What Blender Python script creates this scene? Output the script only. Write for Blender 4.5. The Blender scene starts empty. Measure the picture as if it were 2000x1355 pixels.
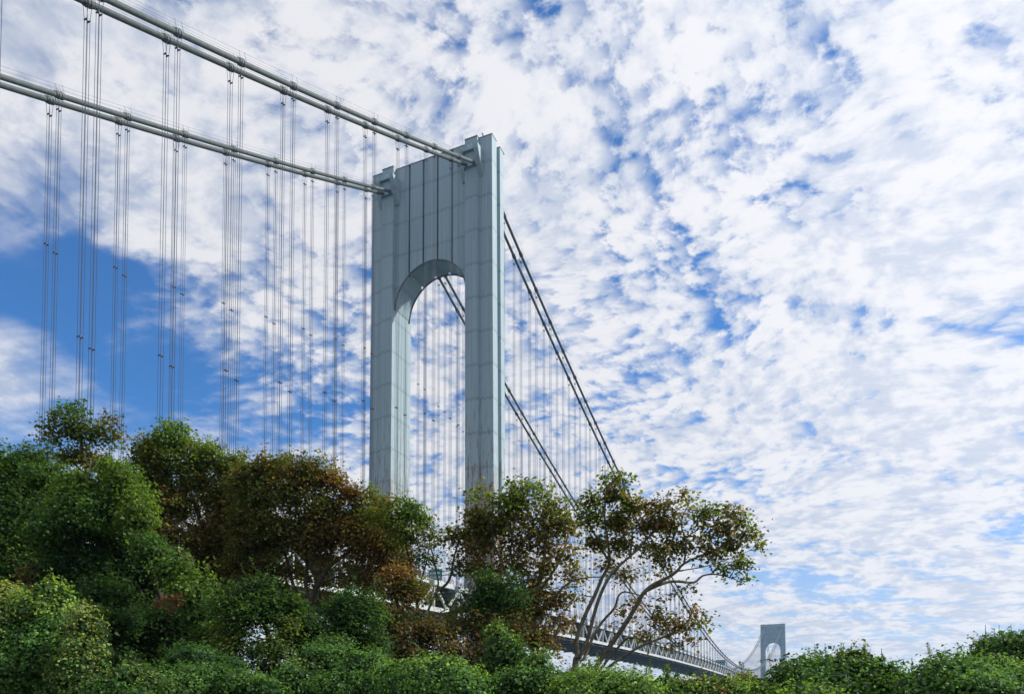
import bpy, bmesh, math, random
import numpy as np
from mathutils import Vector, Matrix
S=bpy.context.scene
COL=S.collection
# ------------------------------------------------------------------ camera
CX,CY,CZ=-208.446533,-121.149918,25.351668
YAW,PITCH,ROLL,FPX=.422335,.036865,.000163,1436.409263
SH=674.436169
cy_,sy_=math.cos(YAW),math.sin(YAW)
FWD=np.array([cy_*math.cos(PITCH),sy_*math.cos(PITCH),math.sin(PITCH)])
_r=np.array([sy_,-cy_,0.]); _u=np.cross(_r,FWD)
RGT=_r*math.cos(ROLL)+_u*math.sin(ROLL); UPV=-_r*math.sin(ROLL)+_u*math.cos(ROLL)
CAMP=np.array([CX,CY,CZ])
cd=bpy.data.cameras.new('camera'); cam=bpy.data.objects.new('camera',cd); COL.objects.link(cam)
M=Matrix.Identity(4)
for i in range(3):
    M[i][0]=RGT[i];M[i][1]=UPV[i];M[i][2]=-FWD[i];M[i][3]=CAMP[i]
cam.matrix_world=M
cd.sensor_width=36; cd.lens=FPX/2000*36; cd.shift_y=SH/2000
cd.clip_start=.1; cd.clip_end=30000
S.camera=cam
S.view_settings.view_transform='Standard'; S.view_settings.look='None'
S.view_settings.exposure=0; S.view_settings.gamma=1
# ------------------------------------------------------------------ sun and sky
#PAR0
# clear (negative) and dense (positive) regions of the cloud layer
def _uv(px,py):
    a=(px-1000)/FPX; b=(677.5+SH-py)/FPX
    d=FWD+a*RGT+b*UPV; d/=np.linalg.norm(d); z=max(d[2],0)+DZ0
    return float(d@np.array([sy_,-cy_,0.])/z), float(d@np.array([cy_,sy_,0.])/z)
DZ0=.22
def _g(px,py,rx,ry,amp,tilt=0.):
    c=_uv(px,py); e=_uv(px+rx,py); f=_uv(px,py-ry)
    return (c[0],c[1],abs(e[0]-c[0]),abs(f[1]-c[1]),tilt,amp)
SPOTS=[(40,540,230,180,-1.7),(170,690,200,140,-.95),(250,850,420,110,-.95),(450,770,280,120,-.95),(680,830,120,80,-.3),(25,785,50,50,.3),(90,870,130,70,-.8),(330,420,160,160,.3),
 (1310,510,110,70,-.5),(1440,620,90,60,-.45),(1270,750,110,60,-.55),(1580,250,200,110,-.3),(1570,1130,190,40,-.6),
 (870,70,45,120,-.5),(560,80,90,50,-.5),(1130,330,150,150,.25),(1850,520,220,220,.4),(1350,100,200,120,.2),(1750,850,400,120,.28),(1750,1220,300,50,.3),(860,650,60,40,-.4)]
ROTD=30; SCL=(1.0,1.15,1.0); BASE=.36; SKYT=(.52,1.08,1.62)
#PAR1

SUN_EL=math.radians(41); SUN_AZ=math.atan2(-.86,.5)   # where the sun stands: to the right, a little ahead
sd=Vector((math.cos(SUN_AZ)*math.cos(SUN_EL),math.sin(SUN_AZ)*math.cos(SUN_EL),math.sin(SUN_EL)))
sl=bpy.data.lights.new('sun','SUN'); sl.energy=5.0; sl.angle=math.radians(.6); sl.color=(1,.95,.87)
so=bpy.data.objects.new('sun',sl); COL.objects.link(so); so.rotation_euler=sd.to_track_quat('Z','Y').to_euler()
class NT:
    def __init__(s,nt): s.nt=nt; s.n=nt.nodes; s.l=nt.links
    def node(s,t,**k):
        n=s.n.new(t)
        for a,b in k.items(): setattr(n,a,b)
        return n
    def set(s,sock,v):
        if isinstance(v,bpy.types.NodeSocket): s.l.new(v,sock)
        elif v is not None: sock.default_value=v
    def m(s,op,a,b=None,c=None,clamp=False):
        n=s.node('ShaderNodeMath',operation=op,use_clamp=clamp)
        for i,v in enumerate((a,b,c)):
            if v is not None: s.set(n.inputs[i],v)
        return n.outputs[0]
    def vm(s,op,a,b=None,scale=None):
        n=s.node('ShaderNodeVectorMath',operation=op); s.set(n.inputs[0],a)
        if b is not None: s.set(n.inputs[1],b)
        if scale is not None: s.set(n.inputs[3],scale)
        return n.outputs['Value'] if op in('DOT_PRODUCT','LENGTH','DISTANCE') else n.outputs[0]
    def comb(s,x,y,z=0.):
        n=s.node('ShaderNodeCombineXYZ')
        for i,v in enumerate((x,y,z)): s.set(n.inputs[i],v)
        return n.outputs[0]
    def noise(s,vec,scale,detail=4,rough=.5,dist=0.,dim='3D'):
        n=s.node('ShaderNodeTexNoise',noise_dimensions=dim); s.set(n.inputs['Vector'],vec)
        s.set(n.inputs['Scale'],scale); s.set(n.inputs['Detail'],float(detail)); s.set(n.inputs['Roughness'],rough); s.set(n.inputs['Distortion'],dist)
        return n.outputs['Fac']
    def mix(s,f,a,b,bt='MIX'):
        n=s.node('ShaderNodeMix',data_type='RGBA',blend_type=bt)
        s.set(n.inputs[0],f)
        for q,v in ((6,a),(7,b)):
            s.set(n.inputs[q],(*v,1) if isinstance(v,tuple) and len(v)==3 else v)
        return n.outputs[2]
    def ss(s,x,a,b,lo=0.,hi=1.):
        n=s.node('ShaderNodeMapRange',interpolation_type='SMOOTHSTEP')
        for i,v in enumerate((x,a,b,lo,hi)): s.set(n.inputs[i],v)
        return n.outputs[0]
    def lin(s,x,a,b,lo=0.,hi=1.):
        n=s.node('ShaderNodeMapRange')
        for i,v in enumerate((x,a,b,lo,hi)): s.set(n.inputs[i],v)
        return n.outputs[0]
W=bpy.data.worlds.new('World'); S.world=W; W.use_nodes=True
W.node_tree.nodes.clear(); w=NT(W.node_tree)
sky=w.node('ShaderNodeTexSky',sky_type='NISHITA',sun_disc=False,sun_elevation=SUN_EL,sun_rotation=math.pi/2-SUN_AZ,altitude=0,air_density=1.,dust_density=.6,ozone_density=2.2)
D=w.node('ShaderNodeTexCoord').outputs['Generated']
sep=w.node('ShaderNodeSeparateXYZ'); w.set(sep.inputs[0],D)
dz=w.m('MAXIMUM',sep.outputs[2],.0)
dzz=w.m('ADD',dz,DZ0)
R2=(sy_,-cy_,0.); F2=(cy_,sy_,0.)
u=w.m('DIVIDE',w.vm('DOT_PRODUCT',D,R2),dzz); v=w.m('DIVIDE',w.vm('DOT_PRODUCT',D,F2),dzz)
P=w.comb(u,v)                                                       # a point on the cloud layer
cov=None
for g in SPOTS:
    c=_g(*g)
    r=w.vm('LENGTH',w.vm('MULTIPLY',w.vm('SUBTRACT',P,(c[0],c[1],0.)),(1/c[2],1/c[3],0.)))
    cov=w.m('ADD',cov if cov is not None else BASE,w.ss(r,.2,1.9,g[4]*.66,0.))
# streak frame of the layer
rot=w.node('ShaderNodeMapping',vector_type='POINT'); w.set(rot.inputs['Vector'],P); rot.inputs['Rotation'].default_value=(0,0,math.radians(ROTD)); rot.inputs['Scale'].default_value=SCL
PR=rot.outputs[0]
warp=w.node('ShaderNodeTexNoise',noise_dimensions='2D'); w.set(warp.inputs['Vector'],PR); warp.inputs['Scale'].default_value=1.6; warp.inputs['Detail'].default_value=2
PW=w.vm('ADD',PR,w.vm('SCALE',w.vm('SUBTRACT',warp.outputs['Color'],(.5,.5,.5)),scale=.17))
big=w.noise(PW,2.2,2,.5,dim='2D')
mid=w.noise(PW,8.5,2,.5,dim='2D')
fin=w.noise(PW,27.,4,.6,dim='2D')
vo=w.node('ShaderNodeTexVoronoi',feature='F1',voronoi_dimensions='2D'); w.set(vo.inputs['Vector'],w.vm('ADD',PW,w.vm('SCALE',w.comb(fin,mid),scale=.07))); vo.inputs['Scale'].default_value=25.
puff=w.m('SUBTRACT',.40,vo.outputs['Distance'])
cell=w.m('MULTIPLY',w.m('MULTIPLY',w.ss(u,-.85,-.15,.12,1.),w.ss(v,1.5,3.0,1.,.5)),w.ss(u,.35,.9,1.,.6))                                       # the fine ripples fade out to smooth wisps on the left
fine_=w.m('MULTIPLY',w.m('ADD',w.m('MULTIPLY',w.m('SUBTRACT',fin,.5),1.9),w.m('MULTIPLY',puff,.85)),cell)
st=w.node('ShaderNodeMapping',vector_type='POINT'); w.set(st.inputs['Vector'],P); st.inputs['Rotation'].default_value=(0,0,math.radians(-58)); st.inputs['Scale'].default_value=(1.,4.2,1.)
wisp=w.noise(w.vm('ADD',st.outputs[0],w.vm('SCALE',warp.outputs['Color'],scale=.55)),1.7,4,.55,dim='2D')
dens=w.m('ADD',w.m('MULTIPLY',w.m('SUBTRACT',big,.5),.9),w.m('ADD',w.m('MULTIPLY',w.m('SUBTRACT',mid,.5),1.2),fine_))
dens=w.m('ADD',w.m('ADD',dens,w.m('MULTIPLY',w.m('SUBTRACT',wisp,.5),w.m('SUBTRACT',3.3,w.m('MULTIPLY',cell,2.4)))),cov)
lef=w.ss(u,-.95,-.3,1.,0.)                                        # thin cloud on the left fades out softly
cl=w.ss(dens,w.m('SUBTRACT',-.68,w.m('MULTIPLY',lef,.75)),w.m('ADD',.42,w.m('MULTIPLY',lef,.45)))
shade=w.ss(w.m('ADD',w.m('SUBTRACT',mid,.5),w.m('MULTIPLY',w.m('SUBTRACT',fin,.5),.9)),-.22,.22)
# sun side glare of thin cloud
sdn=w.vm('DOT_PRODUCT',D,tuple(sd)); glow=w.ss(sdn,.2,1.)
bri=w.m('ADD',w.m('MULTIPLY',shade,1.7),w.m('ADD',w.m('MULTIPLY',glow,2.0),6.75))
ccol=w.vm('SCALE',w.mix(shade,(.88,.95,1.10),(1.,1.0,1.03)),scale=bri)
skyc=w.mix(1.,sky.outputs[0],SKYT,'MULTIPLY')
hz=w.ss(dz,.0,.34,.92,.0)                                          # thin veil low down
clf=w.m('MAXIMUM',w.m('MULTIPLY',cl,.97),hz)
out=w.mix(clf,skyc,ccol)
bg=w.node('ShaderNodeBackground'); w.set(bg.inputs[0],out); bg.inputs[1].default_value=.1
wo=w.node('ShaderNodeOutputWorld'); w.l.new(bg.outputs[0],wo.inputs[0])
# ------------------------------------------------------------------ helpers
rng=np.random.default_rng(7); random.seed(7)
def at(px,py,d):                                                    # a point of the place: direction and distance from where the photographer stood
    a=(px-1000)/FPX; b=(677.5+SH-py)/FPX
    return CAMP+d*(FWD+a*RGT+b*UPV)
class MB:
    def __init__(s): s.v=[]; s.f=[]
    def add(s,vs,fs):
        o=len(s.v); s.v.extend([tuple(map(float,p)) for p in vs]); s.f.extend([tuple(i+o for i in f) for f in fs])
    def box(s,a,b):
        (x0,y0,z0),(x1,y1,z1)=a,b
        s.add([(x0,y0,z0),(x1,y0,z0),(x1,y1,z0),(x0,y1,z0),(x0,y0,z1),(x1,y0,z1),(x1,y1,z1),(x0,y1,z1)],
              [(0,3,2,1),(4,5,6,7),(0,1,5,4),(1,2,6,5),(2,3,7,6),(3,0,4,7)])
    def bar(s,p,q,w,h=None,up=(0,0,1)):                             # rectangular bar between two points
        h=h or w; p=np.array(p,float); q=np.array(q,float); t=q-p; t/=np.linalg.norm(t)
        u=np.array(up,float)
        if abs(u@t)>.98: u=np.array((1,0,0.))
        a=np.cross(t,u); a/=np.linalg.norm(a); b=np.cross(a,t)
        a=a*w/2; b=b*h/2
        s.add([p-a-b,p+a-b,p+a+b,p-a+b,q-a-b,q+a-b,q+a+b,q-a+b],[(0,3,2,1),(4,5,6,7),(0,1,5,4),(1,2,6,5),(2,3,7,6),(3,0,4,7)])
    def tube(s,pts,rad,n=6,caps=True):
        pts=np.asarray(pts,float); m=len(pts); rad=np.broadcast_to(rad,(m,))
        t=np.gradient(pts,axis=0) if m>2 else np.repeat((pts[1]-pts[0])[None],2,0)
        t/=np.linalg.norm(t,axis=1)[:,None]+1e-12
        ref=np.array((0,0,1.)) if abs(t[0][2])<.9 else np.array((1.,0,0))
        vs=[]; a=np.cross(t[0],ref); a/=np.linalg.norm(a)
        an=np.arange(n)*2*np.pi/n; ca,sa=np.cos(an)[:,None],np.sin(an)[:,None]
        for i in range(m):
            a=a-t[i]*(a@t[i]); a/=np.linalg.norm(a)+1e-12; b=np.cross(t[i],a)
            vs.append(pts[i]+rad[i]*(ca*a+sa*b))
        vs=np.concatenate(vs); fs=[]
        for i in range(m-1):
            for k in range(n):
                k2=(k+1)%n; fs.append((i*n+k,i*n+k2,(i+1)*n+k2,(i+1)*n+k))
        if caps: fs.append(tuple(range(n-1,-1,-1))); fs.append(tuple((m-1)*n+k for k in range(n)))
        s.add(vs,fs)
    def prism(s,poly,z0,z1,axis=2):                                 # polygon (counter-clockwise) pushed along an axis
        def P(p,z):
            return (p[0],p[1],z) if axis==2 else ((p[0],z,p[1]) if axis==1 else (z,p[0],p[1]))
        n=len(poly); vs=[P(p,z0) for p in poly]+[P(p,z1) for p in poly]
        s.add(vs,[tuple(range(n-1,-1,-1)),tuple(range(n,2*n))]+[(k,(k+1)%n,n+(k+1)%n,n+k) for k in range(n)])
    def mesh(s,name,mat,smooth=False):
        me=bpy.data.meshes.new(name); me.from_pydata(s.v,[],s.f); me.materials.append(mat)
        bm=bmesh.new(); bm.from_mesh(me); bmesh.ops.recalc_face_normals(bm,faces=bm.faces); bm.to_mesh(me); bm.free()
        if smooth: me.shade_smooth()
        return me
    def build(s,name,mat,parent=None,smooth=False):
        return link(name,s.mesh(name,mat,smooth),parent)
def link(name,me,parent=None):
    o=bpy.data.objects.new(name,me); COL.objects.link(o)
    if parent is not None: o.parent=parent
    return o
def tag(o,label=None,cat=None,group=None,kind=None):
    for k,v in (('label',label),('category',cat),('group',group),('kind',kind)):
        if v: o[k]=v
    return o
def empty(name,loc,label,cat,group=None):
    o=bpy.data.objects.new(name,None); COL.objects.link(o); o.location=loc; o.empty_display_size=.5
    return tag(o,label,cat,group)
# ------------------------------------------------------------------ materials
def mat(name):
    m=bpy.data.materials.new(name); m.use_nodes=True; m.node_tree.nodes.clear(); return m,NT(m.node_tree)
def finish(m,n,col,rough=.5,spec=.5,metal=0.,bump=None,bstr=.2,bdist=.05):
    p=n.node('ShaderNodeBsdfPrincipled'); n.set(p.inputs['Base Color'],(*col,1) if isinstance(col,tuple) else col)
    n.set(p.inputs['Roughness'],rough); p.inputs['Metallic'].default_value=metal; p.inputs['Specular IOR Level'].default_value=spec
    if bump is not None:
        b=n.node('ShaderNodeBump'); b.inputs['Strength'].default_value=bstr; b.inputs['Distance'].default_value=bdist; n.l.new(bump,b.inputs['Height']); n.l.new(b.outputs[0],p.inputs['Normal'])
    o=n.node('ShaderNodeOutputMaterial'); n.l.new(p.outputs[0],o.inputs[0]); return m
def m_tower():
    m,n=mat('tower_steel'); co=n.node('ShaderNodeTexCoord').outputs['Object']
    sp=n.node('ShaderNodeSeparateXYZ'); n.set(sp.inputs[0],co); x,y,z=sp.outputs
    # plate seams every 10.9 m, with the lapped step each side
    zz=n.m('DIVIDE',n.m('SUBTRACT',ZTOP-8.5,z),10.9)
    fr=n.m('MULTIPLY',n.m('SUBTRACT',n.m('FRACT',n.m('ADD',zz,.5)),.5),10.9)   # metres from the seam
    sec=n.m('FLOOR',n.m('ADD',zz,0.))
    hpos=n.m('ADD',x,y)
    tooth=n.m('MULTIPLY',n.m('GREATER_THAN',n.m('FRACT',n.m('DIVIDE',hpos,1.7)),.5),.42)
    seam=n.m('LESS_THAN',n.m('ABSOLUTE',n.m('ADD',fr,tooth)),.10)
    band=n.ss(n.m('ABSOLUTE',n.m('ADD',fr,.2)),.55,.75,1.,0.)
    vert=n.m('LESS_THAN',n.m('ABSOLUTE',n.m('SUBTRACT',n.m('FRACT',n.m('DIVIDE',hpos,1.62)),.5)),.022)
    vb=n.noise(n.comb(n.m('MULTIPLY',x,.9),n.m('MULTIPLY',y,.9),n.m('MULTIPLY',z,.02)),1.,3,.6)
    wv=n.noise(n.comb(x,y,n.m('MULTIPLY',z,.12)),2.2,4,.6)
    pl=n.node('ShaderNodeTexWhiteNoise',noise_dimensions='3D'); n.set(pl.inputs['Vector'],n.comb(n.m('FLOOR',n.m('DIVIDE',x,2.2)),n.m('FLOOR',n.m('DIVIDE',y,4.8)),sec))
    f=n.m('ADD',n.m('MULTIPLY',vb,.62),n.m('ADD',n.m('MULTIPLY',wv,.3),n.m('MULTIPLY',pl.outputs['Value'],.08)))
    c=n.mix(n.lin(f,.3,.72),(.245,.345,.395),(.345,.45,.485))
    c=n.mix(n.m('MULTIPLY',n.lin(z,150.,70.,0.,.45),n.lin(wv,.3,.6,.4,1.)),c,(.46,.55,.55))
    c=n.mix(n.m('MULTIPLY',band,.15),c,(.14,.19,.21))
    c=n.mix(n.m('MULTIPLY',vert,.36),c,(.12,.17,.20))
    c=n.mix(n.m('MULTIPLY',seam,.6),c,(.07,.10,.12))
    dk=n.noise(n.comb(n.m('MULTIPLY',x,3.1),n.m('MULTIPLY',y,3.1),n.m('MULTIPLY',z,.035)),1.,3,.7); c=n.mix(n.ss(dk,.54,.70,0.,.42),c,(.13,.18,.21))
    # rust running down, growing towards the deck
    rs=n.noise(n.comb(n.m('MULTIPLY',x,1.9),n.m('MULTIPLY',y,1.9),n.m('MULTIPLY',z,.15)),1.,4,.72)
    th=n.lin(z,84.,150.,.465,.66)
    ru=n.m('MULTIPLY',n.ss(rs,th,n.m('ADD',th,.05)),n.lin(z,80.,175.,.95,.1))
    c=n.mix(ru,c,(.22,.09,.03))
    sp2=n.noise(co,1.3,2,.5); c=n.mix(n.m('MULTIPLY',n.ss(sp2,.76,.78),.6),c,(.09,.06,.05))
    return finish(m,n,c,.55,.4,bump=n.m('ADD',n.m('MULTIPLY',seam,-1.),n.m('MULTIPLY',wv,.4)),bstr=.3,bdist=.05)
def m_paint(name,a,b,rough=.5,rust=0.,scale=.6,metal=0.):
    m,n=mat(name); co=n.node('ShaderNodeTexCoord').outputs['Object']
    f=n.noise(co,scale,4,.6); c=n.mix(n.lin(f,.3,.7),a,b)
    if rust:
        r=n.noise(n.vm('MULTIPLY',co,(1.1,1.1,.45)),1.,4,.7); c=n.mix(n.m('MULTIPLY',n.ss(r,.60-rust*.1,.66),.85),c,(.28,.11,.04))
    return finish(m,n,c,rough,.4,metal)
ZTOP=210.66; H=13.485; YC=15.7; YD=1.37; H2=2*YC-H; WO=22.54; XF=4.67; XP=5.82; XB=4.0; ARZ=162.08; L=1298.45
def zside(X): return 205.355+.536666*X+.000258*X*X
def zmain(X): u=X/L; return 205.355-4*121.283*u*(1-u)
def zdeck(X): return 57.703+12.247*(1-(2*X/L-1)**2)                   # bottom chord of the deck truss
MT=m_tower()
MC=m_paint('cable_paint',(.085,.11,.108),(.13,.16,.155),.8,0,1.2)
MCL=m_paint('clamp_paint',(.06,.085,.09),(.12,.15,.155),.5,.15,2.)
MR=m_paint('wire_rope',(.035,.05,.085),(.06,.08,.12),.45,0,3.)
MS=m_paint('truss_paint',(.42,.47,.48),(.58,.62,.61),.5,.6,.35)
MG=m_paint('deck_frame_paint',(.20,.26,.30),(.30,.37,.41),.55,.2,.4)
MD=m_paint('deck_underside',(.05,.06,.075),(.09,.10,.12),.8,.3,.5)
MA=m_paint('asphalt',(.045,.045,.045),(.065,.065,.065),.9,0,1.5)
MDK=m_paint('dark_coping',(.06,.07,.085),(.10,.12,.13),.6,.2,1.)
MCON=m_paint('pier_concrete',(.30,.29,.27),(.42,.40,.37),.85,0,.2)
# ------------------------------------------------------------------ towers
def widen(mb):
    mb.v=[(x,y+math.copysign((.0034+.0035*(abs(y)-H)/(WO-H))*(ZTOP-z),y),z) for x,y,z in mb.v]
    return mb
def wslab(mb,y0,y1,xf,z1):                                          # one slab of the portal wall, its foot following the arch
    n=max(3,int((y1-y0)*3)); ys=np.linspace(y0,y1,n+1); zs=ARZ+np.sqrt(np.maximum(H*H-ys**2,0))
    o=len(mb.v); vs=[];fs=[]
    for y,z in zip(ys,zs): vs+=[(-xf,y,z),(xf,y,z),(-xf,y,z1),(xf,y,z1)]
    for i in range(n):
        a=4*i;b=4*i+4
        fs+=[(a,a+2,b+2,b),(a+1,b+1,b+3,a+3),(a,b,b+1,a+1),(a+2,a+3,b+3,b+2)]
    fs+=[(0,1,3,2),(4*n,4*n+2,4*n+3,4*n+1)]; mb.add(vs,fs)
class SM:                                                           # keeps every bar as a piece of its own
    def __init__(s): s.l=[]
    def bar(s,*a,**k): q=MB(); q.bar(*a,**k); s.l.append(q)
def tower_meshes():
    out=[]
    for s in (-1,1):
        mb=MB()
        # plan of one leg: pilasters front and back, flanks stepped back, a deep recess in the outer side
        pl=[(-XP,H),(-XP,H2),(-XF,H2),(-XF,WO),(-1.25,WO),(-1.25,WO-1.5),(1.25,WO-1.5),(1.25,WO),(XB,WO),(XB,H2),(XP,H2),(XP,H)]
        pl=[(x,s*y) for x,y in pl]
        mb.prism(pl,4,ZTOP); widen(mb)
        # raised joints on the inner face
        for xx in (-2.1,2.6):
            mb.bar((xx,s*(H-.04+.0034*(ZTOP-6)),6),(xx,s*(H-.04+.0034*(ZTOP-ARZ)),ARZ-2),.22,.10,up=(0,1,0))
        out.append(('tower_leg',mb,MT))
    mb=MB(); g=.36; e=[-H-.28]+[-H+2*H*k/5 for k in (1,2,3,4)]+[H+.28]
    wslab(mb,-H-.3,H+.3,3.2,ZTOP-.9)
    for k in range(5):
        wslab(mb,e[k]+(g if k else 0),e[k+1]-(g if k<4 else 0),4.3,ZTOP-.35)
    for k in range(1,5):
        y=e[k]
        for sx in (-1,1): mb.bar((sx*3.3,y,ARZ+math.sqrt(H*H-y*y)),(sx*3.8,y,ZTOP-.5),.12,.5,up=(sx,0,0))
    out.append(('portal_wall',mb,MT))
    th=np.linspace(0,np.pi,49)
    for sx in (-1,1):
        mb=MB()
        for i in range(48):
            a,b=th[i],th[i+1]; P=lambda t,r,x:(x,r*math.cos(t),ARZ+r*math.sin(t))
            x0,x1=sx*4.3,sx*4.6
            mb.add([P(a,H-.28,x0),P(b,H-.28,x0),P(b,H+.12,x0),P(a,H+.12,x0),P(a,H-.28,x1),P(b,H-.28,x1),P(b,H+.12,x1),P(a,H+.12,x1)],[(0,1,2,3),(7,6,5,4),(0,4,5,1),(3,2,6,7)])
        out.append(('arch_rim',mb,MDK))
    mb=MB()
    mb.box((-4.3,-H,ZTOP-.34),(4.3,H,ZTOP+.1))
    out.append(('coping',mb,MDK))
    for s in (-1,1):
        mb=MB()
        mb.box((-XP-.12,s*H if s>0 else -H2-.1,ZTOP+.003),(XP+.12,H2+.1 if s>0 else -H,ZTOP+.25))
        mb.box((-XF-.1,s*H2+.1 if s>0 else -WO-.1,ZTOP+.004),(-1.2,WO+.1 if s>0 else -H2-.1,ZTOP+.2))
        mb.box((1.2,s*H2+.1 if s>0 else -WO-.1,ZTOP+.003),(XF+.1,WO+.1 if s>0 else -H2-.1,ZTOP+.2))
        out.append(('leg_cap',mb,MDK))
    mb=SM()
    for x in (-5.3,5.3):
        for y in list(np.linspace(-H2+.4,-H-.4,3))+list(np.linspace(H+.4,H2-.4,3)): mb.bar((x,y,ZTOP+.2),(x,y,ZTOP+1.),.09)
    for x in (-4,4):
        for y in (-WO+.3,-WO+1.9,-H2-.8,H2+.8,WO-1.9,WO-.3): mb.bar((x,y,ZTOP+.2),(x,y,ZTOP+.9),.10)
        for y in np.linspace(-11,11,7): mb.bar((x,y,ZTOP),(x,y,ZTOP+.6),.1)
    for y,h in ((10,3.2),(4.5,3.6),(-2.4,2.2),(-8.,3.4),(-11.5,2.6),(-19,2.)): q=MB(); q.bar((-3.6,y,ZTOP),(-3.6,y,ZTOP+h),.05); out.append(('lightning_rod',q,MDK))
    mb.bar((-4,-19.2,ZTOP+.9),(-4.5,-19.,ZTOP+1.6),.3)
    out+=[('rail_post',q,MDK) for q in mb.l]
    hs=[]
    for s in (-1,1):
        for sx in (-1,1):
            mb=MB()
            for (ya,yb) in ((YC-3.75,H-.005),(H2+.005,YC+3.75)):
                prof=[(sx*(XF-.3),206.2),(sx*(XF+3.9),206.2),(sx*(XF+3.7),205.0),(sx*(XF+.05),197.9),(sx*(XF-.3),197.9)]
                if ya<H: prof=[(sx*4.1,206.2)]+prof[1:4]+[(sx*4.1,197.9)]
                lo,hi=sorted((s*ya,s*yb)); mb.prism(prof,lo,hi,axis=1)
            lo,hi=sorted((s*(H+.0),s*H2)); mb.box((min(sx*(XP+.004),sx*(XP+1.55)),lo,205.75),(max(sx*(XP+.004),sx*(XP+2.2)),hi,206.16))
            mb.box((min(sx*(XP+.004),sx*(XP+.7)),lo+.01,201.2),(max(sx*(XP+.004),sx*(XP+.7)),hi-.01,205.74))
            for yy in np.linspace(YC-3.5,YC+3.5,7): mb.bar((sx*(XF+3.0),s*yy,206.2),(sx*(XF+3.0),s*yy,207.3),.07)
            mb.bar((sx*(XF+3.0),s*(YC-3.5),207.3),(sx*(XF+3.0),s*(YC+3.5),207.3),.05)
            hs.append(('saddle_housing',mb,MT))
    return out+hs
bridge=empty('suspension_bridge',(0,0,0),'long pale blue-grey steel suspension bridge rising behind the trees, with two arched towers','suspension bridge')
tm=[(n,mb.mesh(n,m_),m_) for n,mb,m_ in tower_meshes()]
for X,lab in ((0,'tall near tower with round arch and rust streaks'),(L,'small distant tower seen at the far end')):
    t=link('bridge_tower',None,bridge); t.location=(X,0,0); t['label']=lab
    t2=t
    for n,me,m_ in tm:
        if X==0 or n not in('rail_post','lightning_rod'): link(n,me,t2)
    for s in (-1,1): pm=MB(); pm.box((-13,s*19-9,-12),(13,s*19+9,4)); pm.build('pier',MCON,t2)
# ------------------------------------------------------------------ main cables with their clamps and hand ropes
PIT,D0=14.700578,16.294833
Xside=[-(D0+PIT*k) for k in range(12)]; Xmain=[D0+PIT*k for k in range(87)]
cl_count=0; clstuff=MB()
def camdist(x,y,z): return float(np.linalg.norm(np.array((x,y,z))-CAMP))
def clamp_mb(X,Y,zf):
    mb=MB(); dz=zf(X+.5)-zf(X-.5); t=np.array((1,0,dz)); t/=np.linalg.norm(t); c=np.array((X,Y,zf(X)))
    up=np.array((-t[2],0,t[0]))
    mb.tube([c-t*.95,c-t*.8,c-t*.79,c+t*.79,c+t*.8,c+t*.95],[.55,.57,.62,.62,.57,.55],12)
    for d in (-.33,.33): mb.tube([c+t*(d-.07),c+t*(d+.07)],[.70,.70],12)
    for sy in (-1,1): mb.bar(c-t*1.0+up*.6+np.array((0,sy*.22,0)),c+t*1.0+up*.6+np.array((0,sy*.22,0)),.07,.28,up=up)
    for sy in (-1,1):
        for d in (-.8,.8): mb.bar(c+t*d+np.array((0,sy*.6,0)),c+t*d+up*1.55+np.array((0,sy*.75,0)),.045)
    return mb
for ci,(Y,lab) in enumerate(((-YC-YD,'outermost cable of the near pair, upper one left of the tower'),(-YC+YD,'inner cable of the near pair'),(YC-YD,'inner cable of the far pair'),(YC+YD,'outer cable of the far pair'))):
    mb=MB(); xs=list(np.linspace(-372,-XP-.3,130)); mb.tube([(x,Y,zside(x)) for x in xs],.50,14)
    xs=list(np.linspace(XP+.3,L-XP-.3,420)); mb.tube([(x,Y,zmain(x)) for x in xs],.49,12)
    zf=lambda X: zmain(L+(-(X-L))) if X>L else 0
    xs=list(np.linspace(0,360,60)); mb.tube([(L+XP+.3+x,Y,zside(-x-XP-.3)) for x in xs],.47,8)
    c=mb.build('main_cable',MC,bridge,True); c['label']=lab
    hr=MB()
    for sy in (-1,1):
        hr.tube([(x,Y+sy*.75,zside(x)+1.55) for x in np.linspace(-200,-8,60)],.02,4)
        hr.tube([(x,Y+sy*.75,zmain(x)+1.55) for x in np.linspace(8,L-8,200)],.02,4)
        hr.tube([(x,Y+sy*.70,zside(x)+.95) for x in np.linspace(-200,-8,60)],.014,4)
    hr.build('hand_rope',MR,c)
    for X in Xside: clamp_mb(X,Y,zside).build('cable_clamp',MCL,c,False); cl_count+=1
    for k,X in enumerate(Xmain):
        m_=clamp_mb(X,Y,zmain)
        if k<13: m_.build('cable_clamp',MCL,c)
        else: clstuff.add(m_.v,m_.f)
tag(clstuff.build('cable_clamp',MCL,bridge),kind='stuff',label='small dark clamps on the distant part of the cables')
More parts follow.
